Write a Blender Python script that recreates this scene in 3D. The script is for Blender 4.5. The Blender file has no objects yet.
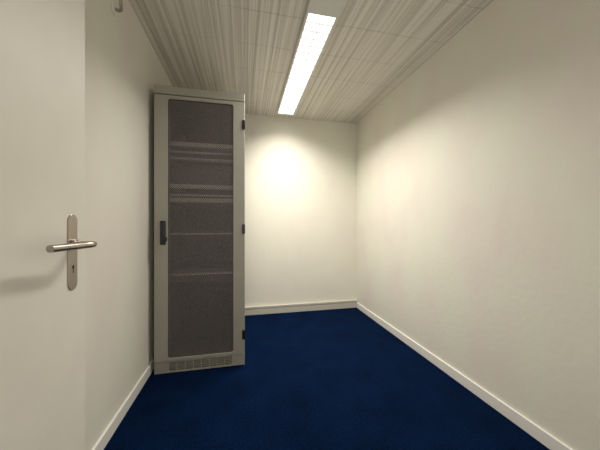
import bpy, bmesh, math
from mathutils import Vector, Matrix
S=bpy.context.scene
S.view_settings.view_transform='Standard'
S.view_settings.exposure=0.25

# ---------------- key dimensions (metres) ----------------
CAM_H=1.05; HC=1.298; H=CAM_H+HC
XL=-0.652; XR=1.408; YB=3.09; YF=-0.9
YAW=math.radians(12.2)

# ---------------- materials ----------------
def new(name):
    m=bpy.data.materials.new(name); m.use_nodes=True
    nt=m.node_tree; b=nt.nodes['Principled BSDF']
    return m,nt,b
def plain(name,col,rough=0.5,metal=0.0,bump=0.0,bscale=200,var=0.0):
    m,nt,b=new(name)
    b.inputs['Base Color'].default_value=(*col,1)
    b.inputs['Roughness'].default_value=rough
    b.inputs['Metallic'].default_value=metal
    tc=nt.nodes.new('ShaderNodeTexCoord')
    n=nt.nodes.new('ShaderNodeTexNoise'); n.inputs['Scale'].default_value=bscale
    nt.links.new(tc.outputs['Object'],n.inputs['Vector'])
    if bump>0:
        bp=nt.nodes.new('ShaderNodeBump'); bp.inputs['Strength'].default_value=bump
        bp.inputs['Distance'].default_value=0.002
        nt.links.new(n.outputs['Fac'],bp.inputs['Height'])
        nt.links.new(bp.outputs['Normal'],b.inputs['Normal'])
    if var>0:
        n2=nt.nodes.new('ShaderNodeTexNoise'); n2.inputs['Scale'].default_value=8
        nt.links.new(tc.outputs['Object'],n2.inputs['Vector'])
        r=nt.nodes.new('ShaderNodeValToRGB')
        r.color_ramp.elements[0].position=0.3; r.color_ramp.elements[1].position=0.7
        r.color_ramp.elements[0].color=(*[c*(1-var) for c in col],1)
        r.color_ramp.elements[1].color=(*[min(1,c*(1+var)) for c in col],1)
        nt.links.new(n2.outputs['Fac'],r.inputs['Fac'])
        nt.links.new(r.outputs['Color'],b.inputs['Base Color'])
    return m

def wall_mat(name,c1,c2,c3):
    m,nt,b=new(name)
    tc=nt.nodes.new('ShaderNodeTexCoord')
    n=nt.nodes.new('ShaderNodeTexNoise'); n.inputs['Scale'].default_value=1.8
    n.inputs['Detail'].default_value=4; n.inputs['Roughness'].default_value=0.55
    mp=nt.nodes.new('ShaderNodeMapping'); mp.inputs['Rotation'].default_value=(0.6,0.2,0.5)
    mp.inputs['Scale'].default_value=(1,1.6,0.9)
    nt.links.new(tc.outputs['Object'],mp.inputs['Vector'])
    nt.links.new(mp.outputs['Vector'],n.inputs['Vector'])
    r=nt.nodes.new('ShaderNodeValToRGB'); cr=r.color_ramp
    cr.elements[0].position=0.34; cr.elements[0].color=(*c1,1)
    cr.elements[1].position=0.64; cr.elements[1].color=(*c3,1)
    e=cr.elements.new(0.48); e.color=(*c2,1)
    nt.links.new(n.outputs['Fac'],r.inputs['Fac'])
    nt.links.new(r.outputs['Color'],b.inputs['Base Color'])
    b.inputs['Roughness'].default_value=0.6
    b.inputs['Specular IOR Level'].default_value=0.3
    n2=nt.nodes.new('ShaderNodeTexNoise'); n2.inputs['Scale'].default_value=30
    n2.inputs['Detail'].default_value=5
    nt.links.new(tc.outputs['Object'],n2.inputs['Vector'])
    bp=nt.nodes.new('ShaderNodeBump'); bp.inputs['Strength'].default_value=0.2
    bp.inputs['Distance'].default_value=0.005
    nt.links.new(n2.outputs['Fac'],bp.inputs['Height'])
    nt.links.new(bp.outputs['Normal'],b.inputs['Normal'])
    return m
M_wall=wall_mat('wall_paint',(0.775,0.72,0.65),(0.79,0.755,0.67),(0.79,0.785,0.675))
M_wallb=wall_mat('wall_paint_back',(0.77,0.735,0.65),(0.785,0.755,0.66),(0.79,0.775,0.67))
M_door=plain('door_paint',(0.785,0.755,0.675),0.5,0,0.2,30,0.02)
M_base=plain('baseboard_paint',(0.85,0.835,0.79),0.45)
M_trunk=plain('trunking_plastic',(0.58,0.55,0.48),0.45)
M_cab=plain('cabinet_enamel',(0.36,0.345,0.295),0.42,0,0.12,400,0.03)
M_cabd=plain('cabinet_dark_steel',(0.10,0.09,0.08),0.5,0.3)
M_int=plain('cabinet_interior_grey',(0.10,0.093,0.088),0.6)
M_equip=plain('equipment_light_grey',(0.62,0.59,0.56),0.5)
M_black=plain('black_plastic',(0.010,0.010,0.012),0.3)
M_steel=plain('brushed_steel',(0.42,0.37,0.33),0.28,1.0,0.05,300)
M_lum=plain('luminaire_white_metal',(0.72,0.71,0.68),0.4)

# carpet
M_carpet,nt,b=new('blue_carpet')
tc=nt.nodes.new('ShaderNodeTexCoord')
n=nt.nodes.new('ShaderNodeTexNoise'); n.inputs['Scale'].default_value=90; n.inputs['Detail'].default_value=5; n.inputs['Roughness'].default_value=0.7
n3=nt.nodes.new('ShaderNodeTexNoise'); n3.inputs['Scale'].default_value=5; n3.inputs['Detail'].default_value=3
mx=nt.nodes.new('ShaderNodeMath'); mx.operation='MULTIPLY_ADD'; mx.inputs[1].default_value=0.25
nt.links.new(tc.outputs['Object'],n.inputs['Vector']); nt.links.new(tc.outputs['Object'],n3.inputs['Vector'])
nt.links.new(n3.outputs['Fac'],mx.inputs[0])
h=nt.nodes.new('ShaderNodeMath'); h.operation='MULTIPLY'; h.inputs[1].default_value=0.75
nt.links.new(n.outputs['Fac'],h.inputs[0]); nt.links.new(h.outputs[0],mx.inputs[2])
r=nt.nodes.new('ShaderNodeValToRGB')
r.color_ramp.elements[0].position=0.38; r.color_ramp.elements[0].color=(0.0007,0.0038,0.016,1)
r.color_ramp.elements[1].position=0.62; r.color_ramp.elements[1].color=(0.0020,0.0125,0.050,1)
nt.links.new(mx.outputs[0],r.inputs['Fac']); nt.links.new(r.outputs['Color'],b.inputs['Base Color'])
b.inputs['Roughness'].default_value=0.95; b.inputs['Specular IOR Level'].default_value=0.03
bp=nt.nodes.new('ShaderNodeBump'); bp.inputs['Strength'].default_value=0.8; bp.inputs['Distance'].default_value=0.005
nt.links.new(n.outputs['Fac'],bp.inputs['Height']); nt.links.new(bp.outputs['Normal'],b.inputs['Normal'])

# ceiling boards : streaks run along y
M_ceil,nt,b=new('ceiling_board')
tc=nt.nodes.new('ShaderNodeTexCoord')
mp=nt.nodes.new('ShaderNodeMapping'); mp.inputs['Scale'].default_value=(60,0.6,1)
nt.links.new(tc.outputs['Object'],mp.inputs['Vector'])
n=nt.nodes.new('ShaderNodeTexNoise'); n.inputs['Scale'].default_value=1; n.inputs['Detail'].default_value=4; n.inputs['Roughness'].default_value=0.6
nt.links.new(mp.outputs['Vector'],n.inputs['Vector'])
r=nt.nodes.new('ShaderNodeValToRGB')
r.color_ramp.elements[0].position=0.30; r.color_ramp.elements[0].color=(0.50,0.455,0.38,1)
r.color_ramp.elements[1].position=0.60; r.color_ramp.elements[1].color=(0.80,0.77,0.70,1)
nt.links.new(n.outputs['Fac'],r.inputs['Fac']); nt.links.new(r.outputs['Color'],b.inputs['Base Color'])
b.inputs['Roughness'].default_value=0.5
bp=nt.nodes.new('ShaderNodeBump'); bp.inputs['Strength'].default_value=0.3; bp.inputs['Distance'].default_value=0.004
nt.links.new(n.outputs['Fac'],bp.inputs['Height']); nt.links.new(bp.outputs['Normal'],b.inputs['Normal'])

# perforated steel
M_perf,nt,b=new('perforated_steel')
b.inputs['Roughness'].default_value=0.45; b.inputs['Metallic'].default_value=0.1
tc=nt.nodes.new('ShaderNodeTexCoord'); sx=nt.nodes.new('ShaderNodeSeparateXYZ'); cx=nt.nodes.new('ShaderNodeCombineXYZ')
nt.links.new(tc.outputs['Object'],sx.inputs[0]); nt.links.new(sx.outputs['X'],cx.inputs['X']); nt.links.new(sx.outputs['Z'],cx.inputs['Y'])
v=nt.nodes.new('ShaderNodeTexVoronoi'); v.voronoi_dimensions='2D'; v.inputs['Scale'].default_value=95; v.inputs['Randomness'].default_value=0.15
mp=nt.nodes.new('ShaderNodeMapping'); mp.inputs['Rotation'].default_value=(0,0,math.radians(45))
nt.links.new(cx.outputs[0],mp.inputs['Vector']); nt.links.new(mp.outputs[0],v.inputs['Vector'])
lt=nt.nodes.new('ShaderNodeMath'); lt.operation='LESS_THAN'; lt.inputs[1].default_value=0.38
nt.links.new(v.outputs['Distance'],lt.inputs[0])
nn=nt.nodes.new('ShaderNodeTexNoise'); nn.inputs['Scale'].default_value=190; nn.inputs['Detail'].default_value=1
nt.links.new(tc.outputs['Object'],nn.inputs['Vector'])
r=nt.nodes.new('ShaderNodeValToRGB'); r.color_ramp.elements[0].position=0.35; r.color_ramp.elements[1].position=0.65
r.color_ramp.elements[0].color=(0.06,0.054,0.051,1); r.color_ramp.elements[1].color=(0.27,0.245,0.235,1)
nt.links.new(nn.outputs['Fac'],r.inputs['Fac']); nt.links.new(r.outputs['Color'],b.inputs['Base Color'])
tr=nt.nodes.new('ShaderNodeBsdfTransparent'); ms=nt.nodes.new('ShaderNodeMixShader')
nt.links.new(lt.outputs[0],ms.inputs[0]); nt.links.new(b.outputs[0],ms.inputs[1]); nt.links.new(tr.outputs[0],ms.inputs[2])
nt.links.new(ms.outputs[0],nt.nodes['Material Output'].inputs['Surface'])

# glowing diffuser
M_glow,nt,b=new('lamp_diffuser')
b.inputs['Base Color'].default_value=(0.9,0.9,0.88,1)
b.inputs['Emission Color'].default_value=(1.0,0.985,0.96,1); b.inputs['Emission Strength'].default_value=1.5

# ---------------- helpers ----------------
def link(o): S.collection.objects.link(o); return o
def setpar(o,p):
    if p is not None:
        o.parent=p; o.matrix_parent_inverse=Matrix.Translation(p.location).inverted()
def boxes(name,lst,mat,bevel=0.0,parent=None,seg=2):
    bm=bmesh.new()
    for (x0,x1,y0,y1,z0,z1) in lst:
        m=Matrix.Translation(((x0+x1)/2,(y0+y1)/2,(z0+z1)/2))@Matrix.Diagonal((x1-x0,y1-y0,z1-z0,1))
        bmesh.ops.create_cube(bm,size=1,matrix=m)
    me=bpy.data.meshes.new(name); bm.to_mesh(me); bm.free()
    o=link(bpy.data.objects.new(name,me)); me.materials.append(mat)
    if bevel>0:
        bv=o.modifiers.new('bevel','BEVEL'); bv.width=bevel; bv.segments=seg; bv.limit_method='ANGLE'
    setpar(o,parent); return o
def box(name,x0,x1,y0,y1,z0,z1,mat,bevel=0.0,parent=None,seg=2):
    return boxes(name,[(x0,x1,y0,y1,z0,z1)],mat,bevel,parent,seg)
def empty(name,loc):
    e=bpy.data.objects.new(name,None); e.location=loc; e.empty_display_size=0.1; return link(e)
def rrect(x0,x1,z0,z1,r,n=6):
    pts=[]
    for cx_,cz_,a0 in ((x1-r,z1-r,0),(x0+r,z1-r,90),(x0+r,z0+r,180),(x1-r,z0+r,270)):
        for i in range(n+1):
            a=math.radians(a0+90*i/n); pts.append((cx_+r*math.cos(a),cz_+r*math.sin(a)))
    return pts
def plate(name,loops,y,th,mat,parent=None,bev=0.0,axis='y'):
    cu=bpy.data.curves.new(name,'CURVE'); cu.dimensions='2D'; cu.fill_mode='BOTH'; cu.extrude=th/2; cu.bevel_depth=bev
    for L in loops:
        s=cu.splines.new('POLY'); s.points.add(len(L)-1)
        for p,(a,c) in zip(s.points,L): p.co=(a,c,0,1)
        s.use_cyclic_u=True
    t=link(bpy.data.objects.new(name+'_tmp',cu))
    dg=bpy.context.evaluated_depsgraph_get(); me=bpy.data.meshes.new_from_object(t.evaluated_get(dg))
    bpy.data.objects.remove(t)
    for vtx in me.vertices:
        a,c,d=vtx.co
        vtx.co=(a,y+d,c) if axis=='y' else (y+d,a,c)
    bm=bmesh.new(); bm.from_mesh(me); bmesh.ops.remove_doubles(bm,verts=bm.verts,dist=1e-6)
    bmesh.ops.recalc_face_normals(bm,faces=bm.faces); bm.to_mesh(me); bm.free()
    me.materials.clear(); me.materials.append(mat)
    o=link(bpy.data.objects.new(name,me)); setpar(o,parent); return o
def cyl(name,p0,p1,r,mat,parent=None,r2=None,seg=24,bevel=0.0):
    p0=Vector(p0);p1=Vector(p1);d=p1-p0
    bm=bmesh.new(); bmesh.ops.create_cone(bm,cap_ends=True,segments=seg,radius1=r,radius2=r if r2 is None else r2,depth=d.length)
    bm.transform(Matrix.Translation((p0+p1)/2)@d.to_track_quat('Z','Y').to_matrix().to_4x4())
    me=bpy.data.meshes.new(name); bm.to_mesh(me); bm.free()
    o=link(bpy.data.objects.new(name,me)); me.materials.append(mat)
    for f in me.polygons: f.use_smooth=len(f.vertices)==4
    if bevel>0:
        bv=o.modifiers.new('bevel','BEVEL'); bv.width=bevel; bv.segments=3; bv.limit_method='ANGLE'
    setpar(o,parent); return o
def tube(name,pts,mat,parent=None,depth=0.01):
    cu=bpy.data.curves.new(name,'CURVE'); cu.dimensions='3D'; cu.bevel_depth=depth; cu.bevel_resolution=6; cu.use_fill_caps=True; cu.resolution_u=16
    s=cu.splines.new('BEZIER'); s.bezier_points.add(len(pts)-1)
    for bp_,(co,rad) in zip(s.bezier_points,pts):
        bp_.co=co; bp_.radius=rad; bp_.handle_left_type=bp_.handle_right_type='AUTO'
    t=link(bpy.data.objects.new(name+'_tmp',cu)); dg=bpy.context.evaluated_depsgraph_get()
    me=bpy.data.meshes.new_from_object(t.evaluated_get(dg)); bpy.data.objects.remove(t)
    me.materials.clear(); me.materials.append(mat)
    for f in me.polygons: f.use_smooth=True
    o=link(bpy.data.objects.new(name,me)); setpar(o,parent); return o

# ---------------- room shell ----------------
T=0.12
box('floor',XL-T,XR+T,YF,YB+T,-0.1,0,M_carpet)
box('wall_left',XL-T,XL,YF,YB,0,H,M_wall)
box('wall_right',XR,XR+T,YF,YB,0,H,M_wall)
box('wall_back',XL-T,XR+T,YB,YB+T,0,H,M_wallb)
bl=[]; y=YB; w=0.30
while y>YF:
    y0=max(YF,y-w); bl.append((XL-T,XR+T,y0+0.0009,y-0.0009,H,H+0.03)); y-=w
bl.append((XL-T,XR+T,YF,YB+T,H+0.03,H+0.10))
box_c=boxes('ceiling',bl,M_ceil,0.003)
box('baseboard_right',XR-0.012,XR,YF,YB-0.03,0,0.068,M_base,0.003)
box('baseboard_left',XL,XL+0.012,YF,YB-0.03,0,0.068,M_base,0.003)
bb=empty('baseboard_back',(0,YB,0))
box('trunking_body',XL,XR,YB-0.026,YB,0,0.072,M_trunk,0.003,bb)
box('trunking_lid',XL,XR,YB-0.030,YB,0.074,0.098,M_trunk,0.004,bb)

# small bracket high on the left wall
br=empty('wall_bracket',(XL,1.49,2.150))
cyl('bracket_rose',(XL,1.49,2.150),(XL+0.010,1.49,2.150),0.028,M_base,br,bevel=0.003)
tube('bracket_hook',[((XL+0.006,1.49,2.150),1),((XL+0.035,1.488,2.148),1),((XL+0.045,1.47,2.160),1),((XL+0.045,1.46,2.190),1)],M_steel,br,0.008)

# ---------------- luminaire ----------------
LX0,LX1,LY0,LY1=0.366,0.566,1.34,2.95
lum=empty('ceiling_light',((LX0+LX1)/2,(LY0+LY1)/2,H))
zb=H-0.030; G0=LY0+0.165; G1=LY1-0.014
boxes('housing',[(LX0,LX0+0.014,LY0,LY1,zb,H),(LX1-0.014,LX1,LY0,LY1,zb,H),
  (LX0+0.014,LX1-0.014,G1,LY1,zb,H),(LX0+0.014,LX1-0.014,LY0,G0,zb,H)],M_lum,0.002,lum)
box('diffuser',LX0+0.0145,LX1-0.0145,G0+0.0005,G1-0.0005,zb+0.010,H-0.002,M_glow,0,lum)
nb=20; st=(G1-G0)/nb
lv=[(LX0+0.014,LX1-0.014,G0+i*st-0.0013,G0+i*st+0.0013,zb+0.001,zb+0.0098) for i in range(1,nb)]
xk=(LX0+LX1)/2; lv.append((xk-0.0013,xk+0.0013,G0,G1,zb+0.0005,zb+0.0098))
boxes('louver_blades',lv,M_lum,0,lum)
ld=bpy.data.lights.new('lamp_light','AREA'); ld.shape='RECTANGLE'; ld.size=0.16; ld.size_y=1.15
ld.energy=26; ld.color=(1.0,0.955,0.875); ld.spread=math.radians(140)
lo=link(bpy.data.objects.new('lamp_light',ld)); lo.location=((LX0+LX1)/2,(G0+G1)/2-0.05,zb-0.004); setpar(lo,lum)

# ---------------- rack cabinet ----------------
CX0,CX1,CY0,CY1,CH=-0.616,0.006,1.985,2.93,2.035
cab=empty('server_rack_cabinet',((CX0+CX1)/2,(CY0+CY1)/2,0))
box('side_panel_left',CX0,CX0+0.015,CY0+0.03,CY1,0.09,CH-0.06,M_cab,0.002,cab)
box('side_panel_right',CX1-0.015,CX1,CY0+0.03,CY1,0.09,CH-0.06,M_cab,0.002,cab)
box('rear_panel',CX0+0.016,CX1-0.016,CY1-0.015,CY1,0.09,CH-0.06,M_int,0,cab)
box('top_cover',CX0,CX1,CY0+0.004,CY1,CH-0.058,CH,M_cab,0.005,cab)
boxes('top_rail',[(CX0+0.004,CX1-0.004,CY0+0.012,CY0+0.05,CH-0.066,CH-0.0585)],M_cabd,0,cab)
boxes('plinth',[(CX0,CX1,CY0+0.008,CY0+0.03,0.0,0.012),(CX0,CX1,CY0+0.008,CY0+0.03,0.072,0.082),
  (CX0,CX0+0.09,CY0+0.008,CY0+0.03,0.012,0.072),(CX1-0.09,CX1,CY0+0.008,CY0+0.03,0.012,0.072),
  (CX0,CX1,CY0+0.045,CY1,0,0.088)],M_cab,0.0015,cab)
sl=[(CX0+0.09,CX1-0.09,CY0+0.012,CY0+0.03,0.022+i*0.0125,0.0275+i*0.0125) for i in range(4)]
sl+=[(CX0+0.09+i*0.0548,CX0+0.096+i*0.0548,CY0+0.011,CY0+0.03,0.012,0.072) for i in range(9)]
boxes('plinth_vent_grille',sl,M_cab,0,cab)
DZ0,DZ1=0.088,CH-0.068
WX0,WX1,WZ0,WZ1=CX0+0.088,CX1-0.082,0.104,CH-0.088
outer=rrect(CX0+0.003,CX1-0.003,DZ0,DZ1,0.006,4)
inner=rrect(WX0,WX1,WZ0,WZ1,0.022,8)
plate('door_frame',[outer,inner],CY0+0.012,0.020,M_cab,cab,0.002)
ring_o=rrect(WX0-0.001,WX1+0.001,WZ0-0.001,WZ1+0.001,0.022,8); ring_i=rrect(WX0+0.006,WX1-0.006,WZ0+0.006,WZ1-0.006,0.018,8)
plate('window_rim',[ring_o,ring_i],CY0+0.012,0.012,M_cabd,cab)
plate('perforated_panel',[rrect(WX0+0.004,WX1-0.004,WZ0+0.004,WZ1-0.004,0.018,8)],CY0+0.010,0.001,M_perf,cab)
hz=[1.80,1.02,0.23]
boxes('door_hinges',[(CX1-0.020,CX1+0.002,CY0-0.008,CY0+0.004,z-0.035,z+0.035) for z in hz],M_black,0.004,cab)
hx=CX0+0.058
box('handle_plate',hx-0.018,hx+0.018,CY0-0.006,CY0+0.002,0.91,1.08,M_black,0.005,cab)
box('handle_lever',hx-0.014,hx+0.016,CY0-0.024,CY0-0.005,0.945,1.078,M_black,0.007,cab,3)
cyl('handle_lock',(hx,CY0-0.014,0.928),(hx,CY0-0.004,0.928),0.010,M_black,cab)
box('handle_grip_end',hx-0.012,hx+0.030,CY0-0.030,CY0-0.010,0.935,0.966,M_black,0.006,cab)
boxes('mounting_rails',[(CX0+0.055,CX0+0.075,CY0+0.09,CY0+0.12,0.092,CH-0.068),(CX1-0.075,CX1-0.055,CY0+0.09,CY0+0.12,0.092,CH-0.068)],M_equip,0,cab)
eq=[(1.63,0.03),(1.58,0.012),(1.53,0.015),(1.32,0.03),(1.265,0.012),(1.22,0.03),(0.98,0.008),(0.68,0.010)]
boxes('patch_panels',[(CX0+0.076,CX1-0.076,CY0+0.055,CY0+0.10,z,z+hh) for z,hh in eq],M_equip,0.002,cab)
boxes('equipment_units',[(CX0+0.078,CX1-0.078,CY0+0.105,CY0+0.5,z,z+hh) for z,hh in
   [(1.55,0.10),(1.36,0.14),(1.20,0.10),(0.95,0.05),(0.62,0.10)]],M_int,0.002,cab)

# ---------------- room door ----------------
DX=-0.50; LATCH=0.962
dr=empty('door_1',(DX-0.02,0.06,0))
box('door_leaf',DX-0.04,DX,0.06,LATCH,0.008,2.08,M_door,0.002,dr)
hy=0.896
for side in (1,-1):
    fx=DX if side==1 else DX-0.04
    sfx='inner' if side==1 else 'outer'
    plate('escutcheon_'+sfx,[rrect(hy-0.0195,hy+0.0195,0.858,1.081,0.019,8)],fx+side*0.0012,0.002,M_steel,dr,0.001,'x')
    cyl('lever_rose_'+sfx,(fx+side*0.002,hy,0.993),(fx+side*0.012,hy,0.993),0.0145,M_steel,dr,bevel=0.002)
    tube('lever_'+sfx,[((fx+side*0.010,hy,0.993),0.9),((fx+side*0.045,hy,0.993),0.9),((fx+side*0.062,hy-0.014,0.993),0.95),
        ((fx+side*0.060,hy-0.06,0.993),1.0),((fx+side*0.050,hy-0.170 if side==1 else hy-0.12,0.993),0.95)],M_steel,dr,0.0095)
    cyl('keyhole_'+sfx,(fx+side*0.002,hy,0.925),(fx+side*0.0034,hy,0.925),0.0055,M_black,dr)
    box('keyhole_slot_'+sfx,min(fx+side*0.002,fx+side*0.0034),max(fx+side*0.002,fx+side*0.0034),hy-0.002,hy+0.002,0.908,0.924,M_black,0,dr)
    for i,z in enumerate((1.066,0.872)):
        cyl('screw_%s_%d'%(sfx,i+1),(fx+side*0.002,hy,z),(fx+side*0.0035,hy,z),0.004,M_steel,dr)
box('latch_plate',DX-0.03,DX-0.01,LATCH,LATCH+0.0015,0.87,1.06,M_steel,0,dr)
for i,z in enumerate((0.25,1.8)):
    cyl('hinge_%d'%(i+1),(DX+0.006,0.055,z-0.05),(DX+0.006,0.055,z+0.05),0.008,M_steel,dr)

# ---------------- world: soft corridor ambience ----------------
W=bpy.data.worlds.new('World'); S.world=W; W.use_nodes=True
W.node_tree.nodes['Background'].inputs[0].default_value=(1.0,0.94,0.85,1)
W.node_tree.nodes['Background'].inputs[1].default_value=0.95

# ---------------- camera ----------------
cd=bpy.data.cameras.new('camera'); cd.sensor_width=36; cd.lens=259/600*36; cd.clip_start=0.01
c=link(bpy.data.objects.new('camera',cd)); c.location=(0,0,CAM_H); c.rotation_euler=(math.pi/2,0,-YAW)
S.camera=c
